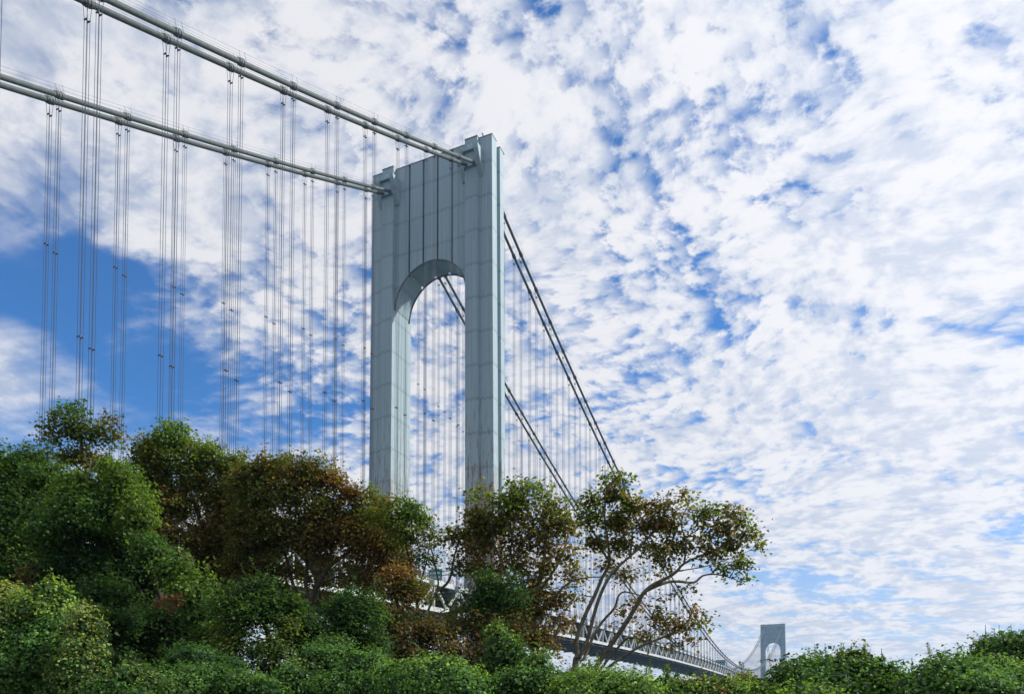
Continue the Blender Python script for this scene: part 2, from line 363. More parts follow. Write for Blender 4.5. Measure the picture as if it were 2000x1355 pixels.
# ------------------------------------------------------------------ suspender ropes
def susp(X,Y,zf,fr_=.040):
    zc=zf(X); zb=zdeck(X)+7.5; mb=MB(); sks=[]
    jz=min(2.9,max(.8,(zc-zb)*.4)); zj=zc-jz
    for sx in (-1,1):
        for sy in (-1,1):
            a=(X+sx*.36,Y+sy*.62,zc-.1); b=(X+sx*.27,Y+sy*.30,zj)
            mb.tube([a,b],fr_*.95,5,False); mb.tube([b,(X+sx*.27,Y+sy*.30,zb)],fr_,5,False)
            mb.tube([(X+sx*.27,Y+sy*.30,zb),(X+sx*.27,Y+sy*.30,min(zb+4.2,zj-.3))],.085,6)
    def collar(z):
        sk=MB(); sks.append(sk)
        for sx in (-1,1): sk.box((X+sx*.27-.08,Y-.38,z-.07),(X+sx*.27+.08,Y+.38,z+.07))
        sk.box((X-.36,Y-.1,z-.06),(X+.36,Y+.1,z+.06))
    collar(zj)
    n=1 if zj-zb>30 else 0
    for k in range(1,n+1): collar(zb+(zj-zb)*k/(n+1)+(Y*.9))
    return mb,sks
allS=[(X,Y,zside) for X in Xside for Y in(-YC-YD,-YC+YD,YC-YD,YC+YD)]+[(X,Y,zmain) for X in Xmain for Y in(-YC-YD,-YC+YD,YC-YD,YC+YD)]
allS.sort(key=lambda a:camdist(a[0],a[1],120))
sst=MB(); nsp=0
for i,(X,Y,zf) in enumerate(allS):
    a,b=susp(X,Y,zf,.040 if i<200 else .026)
    if i<100:
        o=a.build('suspender',MR,bridge); 
        for c_ in b: c_.build('rope_collar',MDK,o)
    else: sst.add(a.v,a.f); [sst.add(c_.v,c_.f) for c_ in b]
tag(sst.build('suspender',MR,bridge),kind='stuff',label='distant suspender ropes of the main span')
# ------------------------------------------------------------------ double deck with stiffening trusses
def deckz(X,h=0): return zdeck(X)+h
PX=[-372+PIT*0 for _ in ()]
kx=-int((372-0)//PIT); nodes_x=[D0-PIT+PIT*k-0 for k in range(-25,90)]
nodes_x=[x for x in nodes_x if -372<x<L+130]
deck=link('bridge_deck',None,bridge); deck['label']='double deck with pale trusses and a dark underside'
TY=15.7; HT=7.3
def strip(mb,pts_y0,pts_y1,h0,h1,xs):                               # long box following the grade
    vs=[];fs=[]
    for x in xs:
        z=zdeck(x); vs+=[(x,pts_y0,z+h0),(x,pts_y1,z+h0),(x,pts_y1,z+h1),(x,pts_y0,z+h1)]
    n=len(xs)
    for i in range(n-1):
        a=4*i;b=a+4
        for k in range(4): fs.append((a+k,a+(k+1)%4,b+(k+1)%4,b+k))
    fs+=[(0,3,2,1),(4*n-4,4*n-3,4*n-2,4*n-1)]; mb.add(vs,fs)
xs=nodes_x
road=MB(); strip(road,-TY+1.2,TY-1.2,7.05,7.45,xs); road.build('upper_roadway',MA,deck)
road=MB(); strip(road,-TY+1.2,TY-1.2,.35,.75,xs); road.build('lower_roadway',MD,deck)
for s in (-1,1):
    lo,hi=sorted((s*(TY-.35),s*(TY+.35)))
    tr=MB(); strip(tr,lo,hi,-.55,.75,xs)
    for i in range(len(xs)-1):
        x0,x1=xs[i],xs[i+1]; xm=(x0+x1)/2; y=s*TY
        z0,z1,zm=zdeck(x0),zdeck(x1),zdeck(xm)
        # two laced diagonals in each panel: chords with batten plates between, so light shows through
        for (pa,pb) in (((x0,z0+HT),(xm,zm+.7)),((x1,z1+HT),(xm,zm+.7))):
            A=np.array((pa[0],y,pa[1])); B=np.array((pb[0],y,pb[1])); t=B-A; ln=np.linalg.norm(t); t/=ln; nn=np.array((-t[2],0,t[0]))*.27
            if xm<420:
                tr.bar(A+nn,B+nn,.5,.13,up=(-t[2],0,t[0])); tr.bar(A-nn,B-nn,.5,.13,up=(-t[2],0,t[0]))
                for q in np.linspace(.05,.95,8): c_=A+t*ln*q; tr.bar(c_-t*.22,c_+t*.22,.52,.46,up=(-t[2],0,t[0]))
            else: tr.bar(A,B,.5,.55,up=(-t[2],0,t[0]))
        tr.bar((x0,y,z0+.7),(x0,y,z0+HT),.3,.4)
    tr.build('stiffening_truss',MS,deck)
    top=MB(); lo,hi=sorted((s*(TY-.5),s*(TY+.75))); strip(top,lo,hi,HT-.35,HT+1.,xs)
    top.build('top_chord',MS,deck)
    rl=MB()
    for h in (1.5,1.95,2.4): strip(rl,s*(TY+.3)-.04,s*(TY+.3)+.04,HT+h,HT+h+.08,xs)
    for x in [x for x in np.arange(-370,700,2.45)]: rl.box((x-.07,s*(TY+.3)-.07,zdeck(x)+HT+.95),(x+.07,s*(TY+.3)+.07,zdeck(x)+HT+2.5))
    rl.build('railing',MDK,deck)
# cross frames: a deep floor beam with curved knees running down into legs, one per panel
fr=MB()
def kneeprof(s):
    y0=s*(TY-.45); y1=s*(TY-2.3); pts=[(y0,.7),(y1,.7)]
    pts.append((y1,3.6))
    for a in np.linspace(0,math.pi/2,6): pts.append((y1-s*2.2*(1-math.cos(a)),3.6+1.7*math.sin(a)))
    pts+=[(0,5.5),(0,7.04),(y0,7.04)]
    return pts if s>0 else pts
for x in xs:
    z=zdeck(x)
    for s in (-1,1):
        p=[(y,zz+z) for y,zz in kneeprof(s)]; fr.prism(p,x-.28,x+.28,axis=0)
    fr.box((x-.3,-TY+.36,z-1.5),(x+.3,TY-.36,z+.34))
fr.build('cross_frame',MG,deck)
un=MB()
for y in np.linspace(-13,13,9): strip(un,y-.15,y+.15,-.55,.34,xs)
for i in range(len(xs)-1):
    x0,x1=xs[i],xs[i+1]
    un.bar((x0,-TY+.5,zdeck(x0)-.75),(x1,TY-.5,zdeck(x1)-.75),.35,.3); un.bar((x0,TY-.5,zdeck(x0)-1.08),(x1,-TY+.5,zdeck(x1)-1.08),.35,.3)
strip(un,-TY+.4,-TY+1.5,-1.45,-1.35,xs)
un.build('floor_stringers',MD,deck)
# brackets that carry the suspenders on the outside of the trusses
bk=MB(); nb=0
for x,s in sorted([(x,s) for x in Xside+Xmain for s in (-1,1)],key=lambda a:camdist(a[0],a[1]*TY,60)):
    z=zdeck(x); q=MB() if nb<100 else bk; q.box((x-.45,s*TY-2.0,z+HT-.9),(x+.45,s*TY+2.0,z+HT+.6)); nb+=1
    if q is not bk: q.build('suspender_bracket',MG,deck)
tag(bk.build('suspender_bracket',MG,deck),kind='stuff')
# ------------------------------------------------------------------ overhead signs on the upper deck
MGR=m_paint('sign_green',(.0,.17,.16),(.01,.21,.19),.5,0,1.); MW=m_paint('sign_white',(.75,.77,.76),(.8,.8,.8),.5,0,1.); MDP=m_paint('sign_back',(.03,.035,.06),(.05,.055,.08),.6,0,1.)
def gantry(X,lab,panels):
    z=zdeck(X)+HT
    g=empty('overhead_sign',(X,0,z),lab,'road sign'); mb=MB()
    for s in (-1,1): mb.bar((0,s*14.4,0),(0,s*14.4,7.6),.4)
    for h in (6.2,7.5): mb.bar((0,-14.4,h),(0,14.4,h),.25)
    for k in range(14): y=-14.4+28.8*k/14; mb.bar((0,y,6.2 if k%2 else 7.5),(0,y+28.8/14,7.5 if k%2 else 6.2),.14)
    mb.build('gantry_frame',MG,g)
    for (y0,y1,h0,h1,mt) in panels:
        p=MB(); p.box((-.42,y0,h0),(-.22,y1,h1)); o=p.build('sign_panel',mt,g)
        if mt is MGR:
            q=MB()
            for hh in (h0+(h1-h0)*.3,h0+(h1-h0)*.68):
                y=y1-.5
                while y>y0+.7:
                    l=random.uniform(.22,.42); q.box((-.45,y-l,hh-.3),(-.424,y,hh+.3)); y-=l+random.uniform(.12,.2)
            q.build('sign_lettering',MW,o)
gantry(-6.8,'green overhead road signs and dark panel above the near roadway, beside the tower legs',[(-6.5,-1.6,4.6,8.2,MGR),(1.2,8.6,4.6,8.4,MDP),(9.,12.2,4.9,8.,MGR)])
gantry(560,'distant blue-green overhead sign above the middle of the deck',[(-13.5,-4,4.2,9.2,MGR),(-2,9,4.2,9.,MGR)])

# ------------------------------------------------------------------ lamp posts along the near edge of the upper deck
lp=MB(); lp.tube([(0,0,0),(0,0,6.5),(0,.3,7.6),(0,1.2,8.1),(0,2.0,8.2)],[.13,.09,.08,.07,.06],6); lpm=lp.mesh('pole',MG,True)
lh=MB(); lh.box((-.28,1.8,8.08),(.28,2.9,8.3)); lhm=lh.mesh('lamp_head',MG)
for k in range(19):
    x=40+58.8*k; o=empty('street_lamp',(x,-14.3,zdeck(x)+7.46),'slim grey lamp post on the near edge of the bridge deck','street lamp','lamp posts along the bridge deck')
    link('pole',lpm,o); link('lamp_head',lhm,o)
# ------------------------------------------------------------------ ground, water and the far shore
def m_ground():
    m,n=mat('soil_and_grass'); co=n.node('ShaderNodeTexCoord').outputs['Object']
    c=n.mix(n.lin(n.noise(co,.35,5,.6),.35,.65),(.035,.05,.018),(.07,.06,.035)); return finish(m,n,c,.95,.1)
def m_water():
    m,n=mat('sea_water'); co=n.node('ShaderNodeTexCoord').outputs['Object']
    c=n.mix(n.lin(n.noise(co,.004,4,.6),.3,.7),(.035,.06,.07),(.05,.075,.085)); return finish(m,n,c,.18,.5,bump=n.noise(co,.35,4,.6),bstr=.5,bdist=.4)
MGD=m_ground()
def gz(x,y):
    d=(x-CX)*cy_+(y-CY)*sy_
    t=min(max((d-60)/70,0),1); t=t*t*(3-2*t)
    return 23.0-24.6*t+ .35*math.sin(x*.21+1)*math.cos(y*.17)*(1-t)
g=MB(); NX=80; vs=[];fs=[]
gx=np.linspace(-420,30,NX); gy=np.linspace(-330,330,NX)
for j in range(NX):
    for i in range(NX): vs.append((gx[i],gy[j],gz(gx[i],gy[j])))
for j in range(NX-1):
    for i in range(NX-1): a=j*NX+i; fs.append((a,a+1,a+1+NX,a+NX))
g.add(vs,fs); tag(g.build('ground',MGD,None,True),kind='structure')
g=MB(); an=np.linspace(0,2*np.pi,65)[:-1]
g.add([(12000*math.cos(a),12000*math.sin(a),0) for a in an],[tuple(range(64))]); tag(g.build('water',m_water()),kind='structure')
g=MB(); vs=[];fs=[]; k=60
for i in range(k+1):
    y=-5000+10000*i/k; h=18+14*math.sin(i*.7)+9*math.sin(i*1.9)+random.uniform(0,6)
    vs+=[(2300,y,-2),(2420,y,h),(3400,y,h*1.25),(3500,y,-2)]
for i in range(k):
    for q in range(3): fs.append((4*i+q,4*i+4+q,4*i+5+q,4*i+1+q))
g.add(vs,fs); tag(g.build('distant_shore',MGD),kind='structure')
# ------------------------------------------------------------------ leaves
def m_leaf(name,rough=.6,tr=.50):
    m,n=mat(name); at_=n.node('ShaderNodeAttribute',attribute_name='hue'); c=at_.outputs['Vector']
    co=n.node('ShaderNodeTexCoord').outputs['Object']
    p=n.node('ShaderNodeBsdfPrincipled'); n.set(p.inputs['Base Color'],c); p.inputs['Roughness'].default_value=rough; p.inputs['Specular IOR Level'].default_value=.16
    t=n.node('ShaderNodeBsdfTranslucent'); n.set(t.inputs[0],n.vm('MULTIPLY',c,(1.35,1.35,.5)))
    x=n.node('ShaderNodeMixShader'); x.inputs[0].default_value=tr; n.l.new(p.outputs[0],x.inputs[1]); n.l.new(t.outputs[0],x.inputs[2])
    o=n.node('ShaderNodeOutputMaterial'); n.l.new(x.outputs[0],o.inputs[0]); return m
ML=m_leaf('leaf'); MLV=m_leaf('vine_leaf',.6,.40)
def m_bark(name,a,b,sc=3.):
    m,n=mat(name); co=n.node('ShaderNodeTexCoord').outputs['Object']
    f=n.noise(co,sc,4,.65); pch=n.ss(n.noise(co,sc*1.7,3,.5),.48,.55)
    c=n.mix(n.lin(f,.3,.7),a,b); return finish(m,n,n.mix(n.m('MULTIPLY',pch,.45),c,b),.85,.2,bump=f,bstr=.5,bdist=.02)
MBD=m_bark('dark_bark',(.035,.027,.02),(.075,.06,.045)); MBS=m_bark('mottled_bark',(.055,.046,.034),(.19,.17,.125),5.)
MST=m_bark('green_stem',(.05,.06,.02),(.09,.09,.04))
PAL={'G':[(.060,.125,.018),(.085,.165,.024),(.045,.095,.018)],'B':[(.165,.105,.042),(.125,.078,.034),(.22,.145,.06),(.10,.09,.026)],
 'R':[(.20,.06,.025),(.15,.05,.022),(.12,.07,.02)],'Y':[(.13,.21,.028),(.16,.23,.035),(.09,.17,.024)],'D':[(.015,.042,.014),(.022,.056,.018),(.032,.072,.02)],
 'O':[(.13,.15,.022),(.09,.12,.018),(.16,.16,.026),(.12,.09,.024)],'T':[(.040,.105,.024),(.052,.13,.03),(.03,.08,.02)],
 'M':[(.13,.17,.035),(.17,.19,.045),(.09,.13,.03)],'L':[(.17,.20,.04),(.13,.17,.03)],'C':[(.22,.12,.06),(.16,.08,.04)]}
def pal(mixs,n):
    ks=[];ws=[]
    for ch in mixs:
        for c in PAL[ch]: ks.append(c)
    ks=np.array(ks); i=rng.integers(0,len(ks),n)
    c=ks[i]*rng.uniform(.65,1.4,(n,1))*1.22; g_=c.mean(1,keepdims=True); return c*.88+g_*.12
def unit(v): return v/(np.linalg.norm(v,axis=-1,keepdims=True)+1e-9)
_K=rng.normal(size=(5,3)); _PH=rng.uniform(0,6.28,5)
def lump(p,s,seed=0.):                                              # smooth lumpy field in about -1..1
    q=np.asarray(p)*s; return sum(np.sin(q@(_K[i]*(1+.35*i))+_PH[i]+seed*1.7*(i+1))/(1+.45*i) for i in range(5))/2.6
class Leaves:
    def __init__(s): s.P=[];s.N=[];s.A=[];s.S=[];s.C=[]
    def add(s,P,N,A,S,C): s.P.append(P);s.N.append(N);s.A.append(A);s.S.append(S);s.C.append(C)
    def build(s,name,m,parent=None,wid=.42):
        P=np.concatenate(s.P);N=unit(np.concatenate(s.N));A=np.concatenate(s.A);S=np.concatenate(s.S)[:,None];C=np.concatenate(s.C)
        A=unit(A-N*(A*N).sum(1,keepdims=True)); B=np.cross(N,A); n=len(P)
        fold=rng.uniform(.05,.3,(n,1)); bend=rng.uniform(-.25,.05,(n,1))
        v=np.stack([P, P+S*(A*.42+B*wid+N*fold), P+S*(A+N*bend), P+S*(A*.42-B*wid+N*fold)],1).reshape(-1,3)
        me=bpy.data.meshes.new(name); me.vertices.add(4*n); me.vertices.foreach_set('co',v.astype(np.float32).ravel())
        b=(np.arange(n)*4)[:,None]; li=np.concatenate([b,b+1,b+2,b,b+2,b+3],1).astype(np.int32).ravel()
        me.loops.add(6*n); me.loops.foreach_set('vertex_index',li)
        me.polygons.add(2*n); me.polygons.foreach_set('loop_start',(np.arange(2*n)*3).astype(np.int32)); 
        me.update(calc_edges=True)
        at_=me.attributes.new('hue','FLOAT_VECTOR','FACE'); at_.data.foreach_set('vector',np.repeat(C,2,0).astype(np.float32).ravel())
        me.materials.append(m); me.validate()
        return link(name,me,parent)
NLEAF=0
def spray(L_,tw,out,ls,per,rs,colr,upw=.9,outw=.4,rnd=.75,flat=.6,droop=.3):
    # a spray of leaves round every twig end
    global NLEAF
    n=len(tw); idx=np.repeat(np.arange(n),per); N_=n*per; NLEAF+=N_
    off=rng.normal(size=(N_,3))*rs*np.array([1,1,flat])*rng.uniform(.5,1.2,(N_,1))
    P=tw[idx]+off; P[:,2]-=droop*np.linalg.norm(off[:,:2],axis=1)
    Nn=np.array([0,0,1.])*upw+out[idx]*outw+rng.normal(size=(N_,3))*rnd*.6
    A=off*np.array([1,1,.3])+rng.normal(size=(N_,3))*rs*.6; A[:,2]-=rs*.5
    twc=rng.uniform(.72,1.32,(n,1))
    L_.add(P,Nn,A,ls*rng.uniform(.5,1.35,N_),colr(n)[idx]*.72*twc[idx]*rng.uniform(.7,1.35,(N_,1))+colr(N_)*.28)
LOB=.27
def blobpts(b,n,shell,lump_amp=.35,lump_s=2.2,bottom=1.):
    px,py,rx,ry,d=b[:5]; c=at(px,py,d); Rx,Ry=rx/FPX*d,ry/FPX*d; Rz=(Rx+Ry)/2 if len(b)<7 else b[6]
    v=unit(rng.normal(size=(n,3))); 
    if bottom<1: v[:,2]=np.where(v[:,2]<0,v[:,2]*bottom,v[:,2]); v=unit(v)
    r=rng.uniform(0,1,n)**(1./shell)
    lf=1-lump_amp*.5+lump_amp*lump(v,lump_s,px*.013+py*.007)
    F0=np.array([cy_,sy_,0.]); R0=np.array([sy_,-cy_,0.])
    w=v*(r*lf)[:,None]
    w=w+v*(LOB*lump((c+w*(Rx+Ry)*.5),2.6/max(.7,(Rx+Ry)*.5),5.)*r)[:,None]
    P=c+w[:,:1]*Rx*R0+w[:,1:2]*Rz*F0+w[:,2:3]*Ry*np.array([0,0,1.])
    out=unit(v[:,:1]/Rx*R0+v[:,1:2]/Rz*F0+v[:,2:3]/Ry*np.array([0,0,1.]))
    return P,out,(Rx,Ry,Rz),c
# ------------------------------------------------------------------ branches grown towards the twig ends
class Skel:
    def __init__(s): s.p=[];s.par=[];s.r=[]
    def node(s,p,par,r=0.): s.p.append(np.array(p,float)); s.par.append(par); s.r.append(r); return len(s.p)-1
    def path(s,pts,radii,start=-1):
        # smooth traced limb
        pts=np.array(pts,float); n=len(pts); ids=[]; prev=start
        for i in range(n-1):
            p0,p1,p2,p3=pts[max(i-1,0)],pts[i],pts[i+1],pts[min(i+2,n-1)]
            for t in (0,.33,.66):
                if i==0 and t==0 and start>=0: continue
                q=.5*((2*p1)+(-p0+p2)*t+(2*p0-5*p1+4*p2-p3)*t*t+(-p0+3*p1-3*p2+p3)*t**3)
                rr=radii[0]+(radii[1]-radii[0])*((i+t)/(n-1)); prev=s.node(q,prev,rr); ids.append(prev)
        prev=s.node(pts[-1],prev,radii[1]); ids.append(prev); return ids
    def grow(s,tips,jit=.12,step=.8):
        tips=np.asarray(tips); P=np.array(s.p); 
        dd=np.min(np.linalg.norm(tips[:,None,:]-P[None,::max(1,len(P)//60)],axis=2),1); order=np.argsort(dd)
        cap=len(P)+len(tips)*6; buf=np.empty((cap,3)); buf[:len(P)]=P; n=len(P)
        for i in order:
            t=tips[i]; dv=buf[:n]-t; dist=np.sqrt((dv*dv).sum(1))+np.maximum(dv[:,2],0)*.8
            j=int(dist.argmin()); a=buf[j]; ln=np.linalg.norm(t-a); k=min(5,max(1,int(ln/step)))
            prev=j
            for q in range(1,k+1):
                f=q/k; p=a+(t-a)*f
                if q<k: p=p+rng.normal(size=3)*jit*ln/k+np.array([0,0,-.10*ln*math.sin(math.pi*f)])
                prev=s.node(p,prev,0.); buf[n]=p; n+=1
                if n>=cap: return
    def mesh(s,name,m,parent,tip=.007,expo=2.3,minr=.0,maxr=9.):
        n=len(s.p); acc=np.zeros(n); ch=np.zeros(n,int); r=np.zeros(n)
        for i in range(n-1,-1,-1):
            v=(acc[i]**(1/expo)) if acc[i]>0 else tip
            r[i]=max(s.r[i],min(v,maxr)) if s.r[i]<=0 else max(s.r[i]*1.,tip)
            if s.par[i]>=0: acc[s.par[i]]+=min(v,r[i])**expo if s.r[i]<=0 else 0
        mb=MB()
        for i in range(n):
            j=s.par[i]
            if j<0: continue
            ra=min(r[j],r[i]*1.35+.004); 
            if max(ra,r[i])<minr: continue
            k=9 if r[i]>.05 else (5 if r[i]>.018 else 3)
            e=(s.p[i]-s.p[j]); mb.tube([s.p[j]-e*.06,s.p[i]],[ra,r[i]],k,False)
        return mb.build(name,m,parent,True)
def pt3(l,dz=None):                                                 # px,py,distance
    return [at(*q) for q in l]
def make_tree(name,label,cat,stems,blobs,leaf=.15,cover=1.6,per=12,rs=.28,shell=2.2,bark=None,group=None,lump_amp=.4,tips=.16,upw=.9,outw=.35,rnd=.8,tipr=.006,flat=.65,base=None,crownname='crown',sprig=.09,gs=1.15):
    b0=stems[0][0][0]; p0=at(*b0); gp=np.array([p0[0],p0[1],gz(p0[0],p0[1])])
    e=empty(name,tuple(gp),label,cat,group)
    sk=Skel(); ids0=[]
    for k,(pts,rr) in enumerate(stems):
        w=pt3(pts); start=-1
        if k==0 or (len(pts[0])>2 and pts[0][1]>=1290 and base is None): w=[np.array([w[0][0]*.97+gp[0]*.03,w[0][1],gz(w[0][0],w[0][1])-.3])]+w; sk.path(w,rr)
        else:
            P=np.array(sk.p); j=int(np.linalg.norm(P-w[0],axis=1).argmin()); w[0]=P[j]; sk.path(w,rr,j)
    Lv=Leaves()
    for b in blobs:
        Rx,Ry=b[2]/FPX*b[4],b[3]/FPX*b[4]; cv=b[7] if len(b)>7 else cover
        nl=1.75*cv*math.pi*Rx*Ry/(leaf*leaf*.42); nt=max(6,int(nl/per))
        P,out,_,c=blobpts(b,int(nt*1.5),shell,lump_amp)
        k_=lump(P,gs,3.)+.45*lump(P,gs*2.6,1.)+rng.normal(size=len(P))*.22; k_=np.argsort(-k_)[:nt]; P=P[k_]; out=out[k_]   # gaps and layers in the crown
        spray(Lv,P,out,leaf,per,rs,lambda n,b=b: pal(b[5],n),upw,outw,rnd,flat)
        ns=max(1,int(nt*sprig)); sel_=rng.permutation(nt)[:ns]; ex=[]
        for q in sel_:
            o_=out[q]
            if o_[2]<-.25: continue
            dr=unit(o_*.7+np.array([0,0,.55])+rng.normal(size=3)*.35); h_=rng.uniform(.35,.95)*min(1.,Rx/.8)
            T=P[q]+dr*h_*np.linspace(.25,1,4)[:,None]+rng.normal(size=(4,3))*.05; ex.append(T)
            spray(Lv,T,np.repeat(o_[None],4,0),leaf*.95,max(3,per//3),rs*.42,lambda n,b=b: pal(b[5],n),upw,outw,rnd,flat)
        m=max(4,int(nt*tips)); m=min(m,420); sel=P[rng.permutation(nt)[:m]]
        far=np.linalg.norm(np.array(sk.p)-c,axis=1).min()
        sk.grow(np.concatenate([[c],sel]) if far>1.2 else sel)
        if ex: sk.grow(np.concatenate([T[[1,3]] for T in ex]),.05,.5)
    tr=sk.mesh('trunk',bark or MBD,e,tip=tipr); cr=Lv.build(crownname,ML,e)
    for o in (tr,cr): o.matrix_parent_inverse=Matrix.Translation(-Vector(gp))
    return e
def make_bush(name,label,cat,blobs,leaf=.075,cover=3.2,per=9,rs=.13,group=None,lump_amp=.30,shell=8,mat_=None,upw=.45,outw=.9,rnd=.75,stems=6,spikes=0,ls=3.4,core=True):
    c0=at(*blobs[0][:2],blobs[0][4]); gp=np.array([c0[0],c0[1],gz(c0[0],c0[1])])
    e=empty(name,tuple(gp),label,cat,group); Lv=Leaves(); sk=Skel(); root=sk.node(gp-np.array([0,0,.2]),-1,.05)
    for b in blobs:
        Rx,Ry=b[2]/FPX*b[4],b[3]/FPX*b[4]; cv=b[7] if len(b)>7 else cover
        nl=cv*math.pi*Rx*Ry*1.6/(leaf*leaf*.42); nt=max(6,int(nl/per))
        P,out,R_,c=blobpts(b,nt,shell,lump_amp,ls,.75)
        P=P+out*(.15*lump(P,3.1,2.)+.07*lump(P,8.))[:,None]
        spray(Lv,P,out,leaf,per,rs,lambda n,b=b: pal(b[5],n)*1.5,upw,outw,rnd,.7,.2)
        if core:                                                    # larger, darker leaves filling the inside
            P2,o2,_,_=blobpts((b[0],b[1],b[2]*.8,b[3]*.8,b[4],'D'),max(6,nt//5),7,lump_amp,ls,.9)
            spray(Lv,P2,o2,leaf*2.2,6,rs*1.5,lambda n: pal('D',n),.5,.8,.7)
        sk.grow(np.concatenate([[c],P[rng.permutation(nt)[:stems+10]]]),.15,.6)
        for _ in range(b[8] if len(b)>8 else spikes):               # shoots standing proud of the top
            v=P[rng.integers(0,nt)]; 
            if out[np.abs(P-v).sum(1).argmin()][2]<.35: continue
            h=rng.uniform(.12,.45); q=v+np.array([rng.normal()*.08,rng.normal()*.08,h]); 
            k=int(h/.035); T=v+(q-v)*np.linspace(0,1,k)[:,None]
            j=int(np.linalg.norm(np.array(sk.p)-v,axis=1).argmin()); a=sk.node(v,j); sk.node(q,a)
            spray(Lv,T,np.repeat([[0,0,1.]],k,0),leaf*.8,2,.03,lambda n,b=b: pal(b[5]+'Y',n),.3,.2,1.2)
    s_=sk.mesh('stems',MST,e,tip=.005,maxr=.05); f_=Lv.build('foliage',mat_ or MLV,e)
    for o in (s_,f_): o.matrix_parent_inverse=Matrix.Translation(-Vector(gp))
    return e
HAZE=.00008
# ------------------------------------------------------------------ the trees, from the far left to the right
make_tree('maple_tree','dark green maple filling the far left edge of the photo','tree',
 [([(95,1150,37),(90,1080,37),(75,1010,37),(60,950,37)],(.2,.09)),([(85,1060,37),(40,1000,37.5),(0,950,38)],(.08,.04))],
 [(50,935,55,60,37,'DG'),(5,920,70,50,38,'DG'),(-60,960,90,80,38,'D'),(40,1010,100,70,36.5,'DT',),(-30,1100,100,110,36,'DT'),(90,1060,70,60,36,'DG'),(62,890,30,26,37,'GD'),(40,1130,110,70,35,'DDG')],
 leaf=.17,cover=3.4,rs=.32)
make_tree('maple_tree','tall thin-crowned maple with a few rusty leaves, its top highest of all the trees','tree',
 [([(215,1150,42),(205,1060,42),(190,980,42),(172,930,42),(160,880,42),(155,830,42)],(.2,.05)),([(190,985,42),(205,930,42),(215,880,42)],(.07,.03)),([(172,930,42),(130,890,42),(105,850,42)],(.06,.03))],
 [(150,835,52,42,42,'GDO'),(150,800,28,20,42,'GD'),(110,830,30,30,42,'GDO'),(200,845,36,34,42,'GDO'),(95,850,24,22,42,'OG'),(215,820,16,18,42,'GR'),(150,885,55,30,42,'GO'),(190,900,32,30,42,'OR'),(120,895,30,22,42,'GR'),(125,800,16,14,42,'G'),(225,850,14,12,42,'GR')],
 leaf=.19,cover=1.35,rs=.36,lump_amp=.55,per=10)
make_tree('vine_draped_tree','bright green vine-smothered tree whose ridge slopes down to the right','tree',
 [([(330,1290,33),(320,1200,33),(300,1120,33),(260,1040,32.5),(220,980,32)],(.13,.07)),([(300,1120,31.5),(350,1080,30.5),(380,1100,29.5)],(.1,.05))],
 [(150,950,75,50,32,'GY'),(90,930,50,35,33,'GT'),(245,945,52,48,32,'GY'),(200,1000,90,55,31.5,'GT'),(120,1020,80,50,31,'TG'),(265,1010,40,55,31,'GY'),(215,910,22,26,32,'YG'),(300,1075,45,45,30,'GT'),(340,1110,50,45,29,'GTY'),(375,1150,48,40,28.5,'TGY'),(400,1200,42,40,28.5,'TG'),(250,1090,90,60,33,'DT'),(160,1100,90,60,32,'DT'),(90,1130,70,50,32,'DB'),(410,1240,34,30,28,'TG')],
 leaf=.135,cover=4.2,rs=.22,shell=4,lump_amp=.6,gs=.9,upw=.6,outw=.6)
make_tree('maple_tree','green-topped maple with browning leaves below, right of the highest crown','tree',
 [([(415,1200,39),(408,1120,39),(400,1050,39),(380,980,39),(350,920,39),(340,880,39)],(.22,.06)),([(400,1050,39),(430,980,39),(440,920,39)],(.1,.04)),([(385,990,39),(320,960,39),(280,920,39)],(.08,.03))],
 [(345,868,50,32,39,'GY'),(348,835,24,16,39,'GY'),(320,845,16,12,39,'G'),(290,870,36,26,39,'GO'),(400,885,44,34,39,'GOY'),(440,910,32,32,39,'GO'),(380,940,60,36,39,'GOB'),(310,930,45,40,39,'GDB'),(345,990,55,40,38.5,'BOG'),(425,980,45,50,39,'BOG'),(320,1040,40,34,38,'BCB'),(390,1050,60,45,38.5,'BOB'),(440,1070,40,60,39,'BOG'),(420,1150,60,60,39,'BDO'),(370,1170,40,40,38,'BD'),(360,905,60,30,39,'GOG'),(445,960,40,50,39.3,'GOB'),(330,960,60,40,39.2,'GOB'),(300,1000,50,40,39.2,'BOD'),(430,1030,50,50,39.3,'BOB'),(470,1130,40,60,39.3,'BDO'),(300,895,40,30,39,'GO'),(458,905,30,30,39,'GO'),(465,950,34,40,39,'OBG'),(455,1010,40,50,39,'BOD'),(290,950,40,40,39,'GO'),(262,905,22,20,39,'GY',1.,1.3),(400,1100,70,40,38.8,'BDO'),(480,1060,36,40,39,'BDO',1.,1.8)],
 leaf=.155,cover=2.7,rs=.3,lump_amp=.45)
